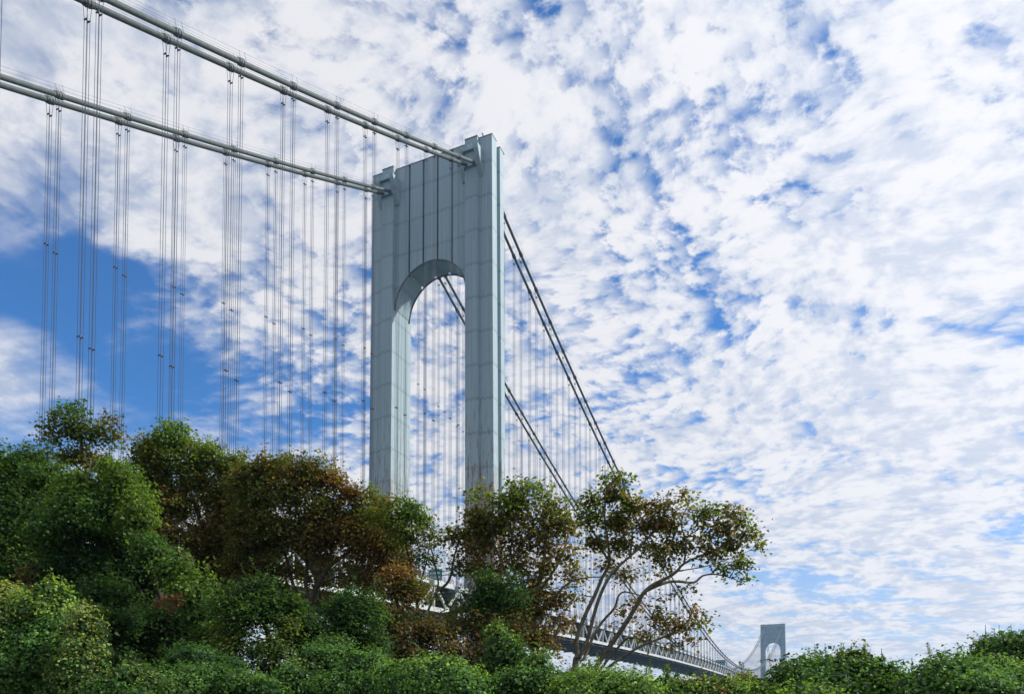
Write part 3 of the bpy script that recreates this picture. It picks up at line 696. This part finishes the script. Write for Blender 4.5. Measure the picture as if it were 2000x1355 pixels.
make_tree('maple_tree','wide rusty brown and red maple leaning over bare dark limbs, left of the near tower','tree',
 [([(596,1200,36),(604,1178,36),(617,1147,36),(644,1106,36),(671,1085,36),(705,1060,36)],(.20,.06)),
  ([(600,1185,36),(597,1140,36.2),(600,1090,36.3),(588,1040,36.5),(580,980,36.5),(575,930,36.5)],(.11,.04)),
  ([(598,1190,36),(572,1140,36.6),(560,1090,36.8),(535,1040,37),(520,980,37),(515,920,37)],(.10,.03)),
  ([(644,1106,36),(650,1050,36.2),(660,990,36.4),(670,950,36.5)],(.07,.03)),([(617,1147,36),(670,1120,35.6),(720,1110,35.2),(760,1105,35)],(.055,.02)),([(597,1190,36),(560,1165,36),(520,1120,36),(490,1090,36)],(.06,.02))],
 [(535,905,48,26,36.5,'ORG'),(500,920,36,36,37,'DGB'),(590,912,50,28,36,'ORG'),(650,935,42,28,36,'RRO'),(685,960,38,24,36,'RRO'),(560,960,70,42,36.3,'OGB'),(500,985,42,60,37,'DGO'),(630,985,60,40,36,'BOG'),(700,1000,45,36,36,'OGB'),(735,1020,34,30,36,'BRO'),(560,1025,70,36,36.3,'BOG'),(640,1040,60,32,36,'BBO'),(700,1055,45,32,35.6,'BRO'),(490,1060,40,46,36.8,'DBO'),(745,1070,35,40,35.4,'BRB'),(600,1075,46,18,36,'BO',1.,.9),(535,1090,40,24,36.5,'BO',1.,1.1),(680,1100,50,18,35.6,'BG',1.,.7),(500,1130,40,40,36.5,'DB'),(760,1120,34,36,35.2,'BR'),(725,965,22,18,36,'GO'),(600,930,60,36,36.5,'OGB'),(560,1050,80,40,36.8,'BOG'),(640,1020,80,40,36.3,'BOB'),(700,1030,60,40,35.8,'BOR'),(500,1040,50,60,37,'BDO'),(480,960,34,50,37.4,'BOG'),(600,1060,90,22,36.5,'BBO'),(740,1040,40,40,35.4,'BRO'),(470,1110,40,60,37.4,'BDO'),(655,1130,40,20,36.6,'BD',1.,.9),(560,1110,50,26,37,'BDO',1.,1.3),(640,1088,60,22,36.8,'BBO',1.,1.2),(710,1085,40,26,35.8,'BRO',1.,1.5),(500,1105,50,34,37.2,'BDO',1.,2.),(560,1165,60,26,37,'BD',1.,2.2),(650,1170,60,24,36.8,'BD',1.,1.8),(720,1140,44,30,36,'BDO',1.,1.5),(480,930,26,40,37,'OGB'),(745,990,30,26,35.6,'OGB'),(770,1060,34,30,35.2,'BOG',1.,1.5),(790,1110,30,24,35,'BRO',1.,1.5),(600,1110,50,14,36.5,'BO',1.,.7),(540,1140,44,20,36.9,'BDO',1.,1.5),(620,1130,50,22,36.9,'BDO',1.,1.1),(690,1125,44,20,36,'BDO',1.,1.2),(470,1020,30,50,37,'BDO')],
 leaf=.15,cover=2.5,rs=.3,lump_amp=.45,tips=.26)
make_tree('young_tree','small leafy green tree just right of the near tower left leg','tree',
 [([(822,1290,33),(820,1230,33),(812,1160,33),(800,1100,33),(790,1040,33),(795,1000,33)],(.10,.03)),([(812,1150,33),(835,1090,33),(840,1030,33)],(.04,.02))],
 [(792,1000,34,30,33,'GY'),(765,1020,28,30,33,'GO'),(820,1010,26,26,33,'GY'),(798,985,20,14,33,'Y'),(795,1045,44,28,33,'GYO'),(835,1045,22,32,33,'GO',1.,1.),(800,1085,34,28,33,'GOB',1.,1.3),(840,1090,30,22,33,'GT',1.,1.2),(735,1005,26,22,33.4,'GO'),(755,980,14,12,33,'GR')],
 leaf=.13,cover=2.,rs=.22,lump_amp=.5)
make_tree('dead_leaved_tree','low dark brown-leaved tree below the bridge deck, between two green bushes','tree',
 [([(800,1320,29),(795,1260,29),(780,1200,29),(770,1150,29)],(.12,.04)),([(795,1260,29),(840,1210,29),(870,1190,29)],(.05,.02))],
 [(780,1150,46,34,29,'BD'),(820,1150,36,26,29,'BGO',1.,1.6),(770,1210,50,50,28.6,'BD'),(840,1230,50,40,28.6,'BDB'),(870,1235,40,34,29.4,'BD',1.,2.),(800,1275,60,40,28,'BD'),(880,1270,50,34,28.5,'BDC'),(770,1120,30,20,29,'BR')],
 leaf=.12,cover=3.,rs=.22)
SD=32
make_tree('sycamore_tree','olive and brown sycamore in front of the near tower right leg','tree',
 [([(1048,1320,34),(1040,1270,34),(1042,1220,34),(1050,1160,34),(1060,1110,34),(1066,1050,34),(1060,990,34)],(.17,.05)),
  ([(1042,1230,34),(1010,1170,34),(985,1110,34),(965,1060,34),(960,1010,34)],(.09,.03)),
  ([(1044,1200,34),(1075,1172,33.5),(1112,1137,33),(1150,1127,33),(1180,1127,33)],(.075,.02)),
  ([(1050,1165,34),(1090,1100,34.5),(1110,1040,35),(1105,980,35)],(.07,.03)),
  ([(1040,1240,34),(1000,1100,34.4),(1002,1040,34.6),(1010,980,34.6),(1005,940,34.6)],(.06,.02)),
  ([(852,1245,35),(848,1200,35),(848,1165,35),(856,1140,35),(850,1105,35),(840,1060,35)],(.07,.03)),
  ([(862,1160,35),(872,1140,35),(882,1118,35),(886,1090,35),(900,1050,35),(930,1010,35)],(.075,.03))],
 [(1005,950,34,26,34,'OGY'),(985,975,50,34,34,'OGY'),(938,955,22,20,34,'OG'),(1035,950,26,24,34,'OG'),(930,1000,50,36,34,'OGB'),(1000,1020,58,36,34,'OOB'),(1070,985,42,34,34,'OG'),(1062,950,18,22,34,'G'),(1100,1020,38,40,34,'OBG'),(1050,1050,56,34,34,'OBB'),(890,1040,40,30,34.5,'OBG'),(862,1050,20,24,34.5,'OG',1.,1.),(930,1065,50,34,34.5,'BOB'),(1110,1075,40,36,34,'BO'),(1000,1090,56,30,34,'BBO'),(1065,1110,46,32,34,'BO'),(1120,1125,34,28,33.5,'BO',1.,1.),(905,1105,36,30,34.5,'BOG',1.,1.1),(1080,1165,46,34,34,'BB',1.,1.2),(1040,1180,50,50,34,'BBO',1.,1.9),(1050,1240,52,44,33.5,'BB',1.,2.),(1100,1210,30,40,33.6,'B',1.,.8),(985,1200,40,50,34,'BBD',1.,2.4),(880,1190,34,34,34,'OG',1.,.9),(1085,1270,20,22,33.5,'B',1.,.6),(960,1020,60,50,34.6,'OGB'),(1060,1020,60,50,34.5,'OGB'),(1010,985,60,34,34.4,'OGY'),(930,1040,50,40,34.9,'OBO'),(1030,1070,70,40,34.6,'BOB'),(960,1110,50,30,34.8,'BOD'),(1040,1140,60,40,34.6,'BOB')],
 leaf=.18,cover=1.1,rs=.30,bark=MBS,lump_amp=.55,per=10,tips=.5,tipr=.010,group=None)
make_tree('sycamore_tree','many-stemmed spreading sycamore with a see-through crown reaching furthest right','tree',
 [([(1116,1335,SD),(1120,1310,SD),(1127,1282,SD),(1126,1250,SD),(1140,1207,SD),(1160,1165,SD),(1175,1130,SD),(1190,1098,SD),(1186,1050,SD),(1180,1000,SD),(1188,950,SD)],(.14,.035)),
  ([(1121,1305,SD),(1132,1282,SD-.2),(1147,1250,SD-.3),(1165,1182,SD-.5),(1185,1135,SD-.6),(1210,1104,SD-.7),(1240,1078,SD-.8),(1270,1045,SD-1),(1300,1010,SD-1)],(.115,.03)),
  ([(1124,1306,SD),(1140,1287,SD+.3),(1155,1250,SD+.5),(1175,1215,SD+.7),(1200,1187,SD+.8),(1207,1165,SD+.8),(1220,1155,SD+.8),(1250,1162,SD+.9)],(.09,.03)),
  ([(1160,1330,SD+.5),(1166,1300,SD+.5),(1192,1260,SD+.3),(1220,1220,SD),(1240,1187,SD-.2),(1255,1160,SD-.4),(1275,1142,SD-.5),(1305,1127,SD-.6),(1322,1115,SD-.7),(1336,1100,SD-.7),(1375,1082,SD-.6),(1420,1062,SD-.4),(1450,1040,SD-.2)],(.135,.03)),
  ([(1262,1155,SD-.4),(1300,1137,SD+.1),(1325,1135,SD+.3),(1355,1137,SD+.5),(1372,1124,SD+.6),(1395,1121,SD+.7),(1425,1127,SD+.8),(1448,1137,SD+.9)],(.075,.02)),
  ([(1172,1325,SD+1),(1178,1300,SD+1),(1200,1272,SD+1),(1220,1250,SD+1),(1232,1244,SD+1),(1250,1247,SD+1),(1262,1252,SD+1),(1275,1240,SD+1)],(.075,.03)),
  ([(1186,1325,SD-.5),(1195,1298,SD-.5),(1220,1280,SD-.6),(1250,1262,SD-.8),(1287,1247,SD-1),(1320,1232,SD-1.2),(1345,1210,SD-1.2),(1354,1185,SD-1.2)],(.085,.03)),
  ([(1336,1100,SD-.7),(1340,1060,SD-.9),(1330,1020,SD-1),(1345,985,SD-1)],(.05,.02)),
  ([(1190,1098,SD),(1170,1060,SD+.4),(1150,1020,SD+.6),(1140,980,SD+.8)],(.05,.02)),
  ([(1225,1090,SD-.7),(1235,1040,SD-.2),(1225,980,SD),(1215,935,SD)],(.05,.02)),
  ([(1322,1115,SD-.7),(1380,1105,SD-1.4),(1440,1085,SD-1.6),(1480,1066,SD-1.6)],(.03,.01))],
 [(1192,930,22,20,SD,'OG'),(1222,935,16,14,SD,'GO'),(1200,965,40,30,SD,'OGB'),(1150,975,34,24,SD+.6,'OG'),(1235,985,34,30,SD,'OBG'),(1150,1015,36,30,SD+.6,'OGG'),(1210,1015,48,34,SD,'OGB'),(1268,985,24,22,SD-.8,'OB'),(1300,985,26,24,SD-1,'OB'),(1335,968,16,12,SD-1,'OB'),(1270,1025,44,32,SD-1,'OBB'),(1320,1015,40,28,SD-1,'OBO'),(1350,975,12,8,SD-1,'O',1.,1.),(1160,1060,32,26,SD+.4,'GOB'),(1215,1060,44,28,SD-.3,'OBG'),(1275,1070,46,26,SD-.9,'OBG'),(1335,1055,44,26,SD-.8,'BOG'),
  (1375,1005,30,22,SD-.5,'OG'),(1398,995,22,14,SD-.3,'OG'),(1430,1000,20,20,SD-.2,'OB'),(1400,1030,46,26,SD-.4,'OGB'),(1450,1015,20,22,SD-.2,'OG'),(1462,1045,18,22,SD-.2,'OG'),(1430,1060,38,22,SD-.3,'OBG'),(1380,1075,40,20,SD-.5,'OBG'),(1445,1098,28,20,SD+.6,'GO'),(1410,1105,36,16,SD+.6,'GO',1.,1.1),(1452,1128,14,10,SD+.9,'G',1.,1.),(1484,1064,10,6,SD-1.6,'O',1.,1.),(1470,1035,8,12,SD-.2,'O',1.,1.),
  (1190,1110,40,30,SD,'BO',1.,.7),(1240,1120,36,26,SD,'BO',1.,.8),(1290,1100,40,16,SD-.6,'BO',1.,.9),(1340,1145,18,10,SD,'O',1.,.7),(1130,1160,36,30,SD+1,'BG',1.,.5),(1230,1180,40,26,SD+.8,'B',1.,.55),(1215,1215,30,20,SD+1,'B',1.,.3),
  (1290,1190,22,14,SD-1,'OG',1.,1.2),(1300,1215,46,22,SD-1,'OBB',1.,1.5),(1335,1225,30,20,SD-1.2,'OBB',1.,1.5),(1260,1235,36,20,SD+.8,'BO',1.,1.1),(1365,1220,10,12,SD-1.2,'O',1.,.9),(1355,1190,12,10,SD-1.2,'B',1.,.6),(1370,1205,10,5,SD-1.2,'O',1.,.9),(1320,1260,28,16,SD-.8,'B',1.,.6),(1345,1250,12,16,SD-1,'B',1.,.5),(1290,1165,30,10,SD,'B',1.,.4)],
 leaf=.17,cover=1.75,rs=.24,bark=MBS,lump_amp=.55,per=10,tips=.55,tipr=.010,flat=.75)
make_tree('ivy_covered_tree','dark ivy-covered tree stump rising in the middle of the bushes','tree',
 [([(690,1330,25),(700,1270,25),(705,1210,25),(705,1170,25)],(.16,.08))],
 [(700,1180,46,28,25,'TD'),(730,1190,26,30,25,'TDG'),(665,1195,34,26,25,'TD'),(710,1225,44,36,24.7,'DT'),(735,1250,24,40,24.8,'DTG'),(680,1250,36,36,24.7,'DT'),(720,1290,30,24,24.7,'DT')],
 leaf=.12,cover=4.,rs=.2,shell=6,crownname='ivy')
make_tree('dark_leaved_tree','dark blue-green shrubby tree under the sycamore, left of its brown leaves','tree',
 [([(965,1310,30),(960,1240,30),(965,1170,30)],(.11,.05))],
 [(965,1140,44,32,30,'DT'),(940,1175,46,38,30,'DT'),(995,1170,38,38,30,'DT'),(960,1215,56,36,29.6,'DTB'),(1000,1225,36,44,29.6,'DB'),(915,1215,30,30,29.8,'DB',1.,1.6),(960,1270,60,44,29.3,'DBC')],
 leaf=.12,cover=2.7,rs=.24)
make_tree('boxelder_tree','mid green drooping tree with small gaps of sky, centre left','tree',
 [([(540,1350,27),(535,1290,27),(520,1230,27),(510,1180,27)],(.13,.05))],
 [(500,1150,60,30,27,'TD'),(560,1180,40,32,27,'DG'),(520,1190,36,36,26.5,'DT'),(480,1210,44,44,26.3,'TG'),(550,1225,34,36,26.6,'MG'),(575,1250,40,34,27,'TD'),(520,1300,50,26,27.5,'DT',1.,2.),(610,1270,30,20,28,'DT',1.,1.6),(495,1265,34,32,29,'DT',1.,2.),(620,1225,44,36,27.5,'DT'),(640,1265,44,24,27.5,'TD'),(590,1205,30,26,28,'DT'),(530,1265,36,34,26,'TM'),(450,1250,30,46,26.3,'GM'),(445,1180,36,34,26.6,'TG')],
 leaf=.12,cover=3.2,rs=.25)
make_tree('boxelder_tree','shadowed dark tree under the vine-draped ridge with hanging brown seed clusters','tree',
 [([(285,1330,33.5),(280,1250,33.5),(285,1180,33.5),(260,1130,33)],(.12,.06)),([(282,1240,33.5),(330,1190,33),(350,1160,33)],(.05,.03))],
 [(200,1160,80,44,31,'DT'),(130,1190,70,50,30,'DT'),(220,1220,70,46,29.5,'DT'),(300,1200,60,40,33,'DD',1.,2.),(310,1270,80,50,33,'DD',1.,2.6),(240,1290,70,50,30,'DT'),(150,1270,60,60,29,'DT'),(360,1300,70,40,30,'DT'),(60,1180,60,50,30,'DTB'),(-10,1200,70,60,30,'DT'),(270,1150,110,60,34.5,'DD',1.,3.),(300,1230,110,60,34,'DD',1.,3.5),(380,1240,60,50,33,'DD',1.,3.),(430,1300,60,40,31,'DT',1.,2.4),(320,1210,80,50,31.5,'DDT',1.,2.4),(250,1220,70,60,31.5,'DT',1.,2.4),(200,1200,90,70,33,'DD',1.,3.)],
 leaf=.13,cover=3.,rs=.25)
# brown seed clusters hanging under the ridge
e=empty('seed_cluster',tuple(at(345,1150,28.6)),'rusty brown seed clusters hanging under the bright green ridge','seed clusters')
for (px,py,h) in ((322,1160,26),(330,1165,30),(337,1158,34),(346,1160,26),(316,1165,18),(354,1158,22),(305,1170,16)):
    sc=Leaves(); k=14; T=np.array([at(px+rng.normal()*1.5,py+h*q,27.6) for q in np.linspace(0,1,k)]); spray(sc,T,np.repeat([[0,-1.,0]],k,0),.07,6,.05,lambda n: pal('C',n),.2,.4,1.)
    o=sc.build('seed_bunch',ML,e); o.matrix_parent_inverse=Matrix.Translation(-Vector(e.location))
# ------------------------------------------------------------------ bushes and vine mounds along the front
BG='vine-covered bushes along the front edge'
B=[('vine_bush','light green bush with yellowish shoots in the bottom left corner',[(25,1200,60,50,20,'GM'),(-10,1260,70,60,19.5,'GM'),(20,1310,60,50,19,'TG'),(10,1165,36,26,20.5,'ML'),(60,1250,50,40,19.5,'TG')],.085,3.2),
 ('vine_bush','rounded leafy green bush at the left with a pointed green top',[(95,1190,46,44,20,'GY'),(110,1240,50,44,19.6,'GT'),(98,1150,20,18,20,'YG'),(80,1290,60,44,19.2,'TG')],.085,3.4),
 ('flowering_shrub','olive-yellow flowering shrub standing taller between two left bushes',[(165,1225,34,34,18.6,'ML'),(160,1195,16,16,18.6,'ML'),(190,1225,16,16,18.5,'ML'),(165,1265,40,30,18.4,'MG'),(150,1310,46,44,18.2,'GMD'),(175,1345,50,30,18,'MG')],.075,3.),
 ('vine_bush','low arching bush with yellow-tipped shoots in front of the dark hollow',[(255,1315,48,28,17.5,'MGT'),(300,1330,40,26,17.5,'GTM'),(215,1345,50,30,17,'TG'),(265,1355,60,30,17,'GT')],.08,3.4),
 ('vine_mound','broad smooth mound of deep green vines, left of centre',[(400,1325,70,34,21,'TG'),(470,1335,70,32,21,'TGG'),(350,1345,60,30,20.5,'TG'),(430,1300,50,24,22,'TD'),(380,1290,46,30,23,'DT'),(520,1345,50,26,20.5,'TG')],.085,4.),
 ('vine_mound','green vine mound sloping down behind the round dome, in the middle',[(640,1290,70,34,23,'TG'),(700,1305,60,36,22.5,'TG'),(600,1310,56,34,22.5,'TGM'),(660,1340,70,30,21.5,'TG'),(560,1325,50,36,22,'GT'),(655,1262,34,20,23.5,'TG'),(735,1340,50,30,21.5,'TG')],.085,4.),
 ('vine_dome','large round dome of bright green vines at the centre of the bottom edge',[(842,1320,92,55,19,'GY'),(842,1335,104,50,18.7,'GT'),(800,1340,70,40,18.4,'TG'),(900,1350,60,40,18.4,'TG')],.078,4.4),
 ('vine_column','narrow pointed green vine column right of the round dome',[(978,1250,22,28,21,'GY'),(968,1228,8,10,21,'YG'),(990,1275,38,28,21,'GT'),(965,1300,34,30,21,'TG'),(1010,1290,30,24,21,'GT')],.08,4.),
 ('vine_bush','rounded vine bush with a thin pale sprout, left of the sycamore stems',[(1045,1305,44,26,20,'TG'),(1020,1330,60,34,19.6,'TG'),(1070,1335,50,30,19.6,'GT'),(1056,1275,9,16,21,'YM',.2,2.),(970,1345,50,26,19.5,'TG')],.08,4.),
 ('leafy_shrub','loose light green shrub at the foot of the sycamore stems',[(1140,1320,30,22,22,'GY',1.,1.8),(1165,1310,22,20,22,'YG',1.,1.4),(1120,1335,36,24,21.5,'GT',1.,2.2),(1190,1320,26,18,22,'GY',1.,1.4)],.08,2.),
 ('vine_dome','low wide bright green dome of vines under the sycamore and the deck',[(1185,1345,92,38,16.5,'GYT'),(1230,1350,70,32,16.5,'GY'),(1130,1356,60,30,16.3,'GY')],.072,4.4),
 ('leafy_shrub','small dark-leaved shrub poking up where the deck ends, before the far tower',[(1308,1328,15,10,22,'TG'),(1300,1340,20,14,22,'TG')],.09,3.),
 ('vine_mound','low bright yellow-green mound of vines below the end of the deck',[(1385,1345,80,28,17,'YGC'),(1340,1350,60,24,17,'GY'),(1440,1352,60,24,17,'YG'),(1480,1360,60,24,16.6,'YG')],.074,4.4),
 ('leafy_shrub','little olive brown rounded shrub left of the far tower foot',[(1452,1330,32,14,24,'OGB'),(1448,1340,36,16,24,'OG')],.09,4.),
 ('vine_mound','high weedy green thicket right of the far tower with spiky weeds on top',[(1565,1322,66,38,17,'TG'),(1640,1312,84,42,17,'TGG'),(1700,1320,66,40,17,'GT'),(1522,1345,44,28,17.3,'TGM'),(1610,1345,100,34,16.5,'TG'),(1730,1345,50,30,16.5,'GTY'),(1608,1298,40,22,17.3,'GM'),(1668,1290,42,22,17.3,'GM'),(1575,1352,70,16,15.5,'GY')],.085,4.),
 ('vine_mound','big green vine mound in the bottom right corner',[(1860,1330,92,54,15,'TG'),(1935,1315,70,44,15.5,'TGY'),(1800,1350,56,30,14.8,'GT'),(1980,1345,60,50,14.5,'TG'),(1900,1350,100,40,14.2,'GT'),(1780,1330,22,18,15.2,'GT',1.,2.5)],.078,4.2),
 ('vine_bush','darker raised bush crowning the right edge above the corner mound',[(1945,1268,46,32,18,'TG'),(1985,1262,50,36,18,'TGD'),(1915,1290,34,24,18,'TG'),(1960,1295,60,30,17.6,'DT'),(2030,1290,50,50,18,'TG')],.08,3.8)]
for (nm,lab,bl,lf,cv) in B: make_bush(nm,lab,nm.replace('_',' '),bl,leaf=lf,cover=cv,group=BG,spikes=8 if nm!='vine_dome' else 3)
# ------------------------------------------------------------------ tall weeds standing above the bushes
def weed(px,py,h,d,lab,lean=0,cl='MG'):
    p=at(px,py,d); z0=gz(p[0],p[1]); e=empty('tall_weed',(p[0],p[1],z0),lab,'weed','spiky weeds above the bushes')
    sk=Skel(); top=at(px+lean,py-h,d); r=sk.path([np.array([p[0],p[1],z0]),p,(p+top)/2+rng.normal(size=3)*.01,top],(.008,.003)); Lv=Leaves()
    n=int(h/3.2)
    for q in range(n):
        f=q/n; b=p+(top-p)*f; l=(1-f*.8)*h*.28/FPX*d; di=unit(np.array([rng.normal(),rng.normal(),.9])); t=b+di*l
        j=int(np.linalg.norm(np.array(sk.p)-b,axis=1).argmin()); a=sk.node(b,j); sk.node(t,a)
        T=b+(t-b)*np.linspace(.2,1,4)[:,None]; spray(Lv,T,np.repeat([di],4,0),.032,3,.012,lambda n_: pal(cl,n_),.2,.3,1.)
    a=sk.mesh('stalk',MST,e,tip=.0025); b=Lv.build('leaves',ML,e,wid=.3)
    for o in (a,b): o.matrix_parent_inverse=Matrix.Translation(-Vector(e.location))
weed(1817,1292,40,16,'lone tall spiky weed standing in the gap between the two right mounds',-6)
weed(1781,1308,18,15.5,'short spiky weed just left of the bottom right mound')
for px,h in ((1592,14),(1612,20),(1648,12),(1664,22),(1688,22),(1700,14),(1722,16)): weed(px,1282 if px<1700 else 1290,h,17.2,'thin spiky weed, one of a row topping the thicket by the far tower',rng.uniform(-3,3))
for px,h in ((1925,14),(1952,12),(1975,14)): weed(px,1246,h,18,'short weed, one of three on top of the raised bush at the right edge',rng.uniform(-2,2))
for px,py,h in ((1238,1312,16),(1262,1325,30),(1352,1322,14),(1268,1318,34)): weed(px,py,h,19,'feathery weed, one of those standing before the deck underside near the sycamore',rng.uniform(-2,2),'GM')
# hanging tendrils with a few big leaves
def tendril(pts,d,lab):
    P=[at(x,y,d) for x,y in pts]; e=empty('vine_tendril',tuple(P[0]),lab,'vine','loose vine tendrils'); sk=Skel(); sk.path(P,(.006,.003)); Lv=Leaves()
    T=np.array(sk.p)[3:]; spray(Lv,T,np.repeat([[0,0,1.]],len(T),0),.07,1,.04,lambda n: pal('GRO',n),.5,.3,1.)
    a=sk.mesh('stem',MST,e,tip=.003); b=Lv.build('leaves',MLV,e)
    for o in (a,b): o.matrix_parent_inverse=Matrix.Translation(-Vector(e.location))
tendril([(1905,1262),(1888,1262),(1872,1260),(1864,1259)],17.5,'loose vine tendril reaching left from the raised right edge bush')
tendril([(1918,1252),(1905,1248),(1895,1246),(1890,1242)],17.5,'curling tendril above the left shoulder of the raised right edge bush')
tendril([(1590,1290),(1580,1272),(1574,1266),(1570,1264)],17,'tendril with few leaves rising from the left of the weedy thicket')
tendril([(1725,1300),(1740,1292),(1752,1290),(1765,1302)],16.8,'tendril looping over the right shoulder of the weedy thicket')
tendril([(1508,1302),(1500,1290),(1488,1288),(1478,1294)],17.2,'tendril hanging before the foot of the far tower')
# low growth that fills the ground between and behind the bushes
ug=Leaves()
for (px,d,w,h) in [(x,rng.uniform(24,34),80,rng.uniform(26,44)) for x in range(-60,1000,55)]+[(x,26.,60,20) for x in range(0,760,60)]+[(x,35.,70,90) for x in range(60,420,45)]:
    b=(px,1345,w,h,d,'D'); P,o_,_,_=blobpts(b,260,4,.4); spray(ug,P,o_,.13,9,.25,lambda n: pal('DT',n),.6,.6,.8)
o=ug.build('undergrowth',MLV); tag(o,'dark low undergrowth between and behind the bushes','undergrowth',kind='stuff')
print('leaves',NLEAF)
# ------------------------------------------------------------------ the air
hz_=MB(); hz_.box((-900,-2600,-30),(3700,2600,260)); m,n=mat('haze_air')
pv=n.node('ShaderNodeVolumePrincipled'); pv.inputs['Color'].default_value=(.38,.62,1.,1); pv.inputs['Density'].default_value=HAZE; pv.inputs['Anisotropy'].default_value=.2
oo=n.node('ShaderNodeOutputMaterial'); n.l.new(pv.outputs[0],oo.inputs['Volume']); tag(hz_.build('haze',m),kind='stuff')
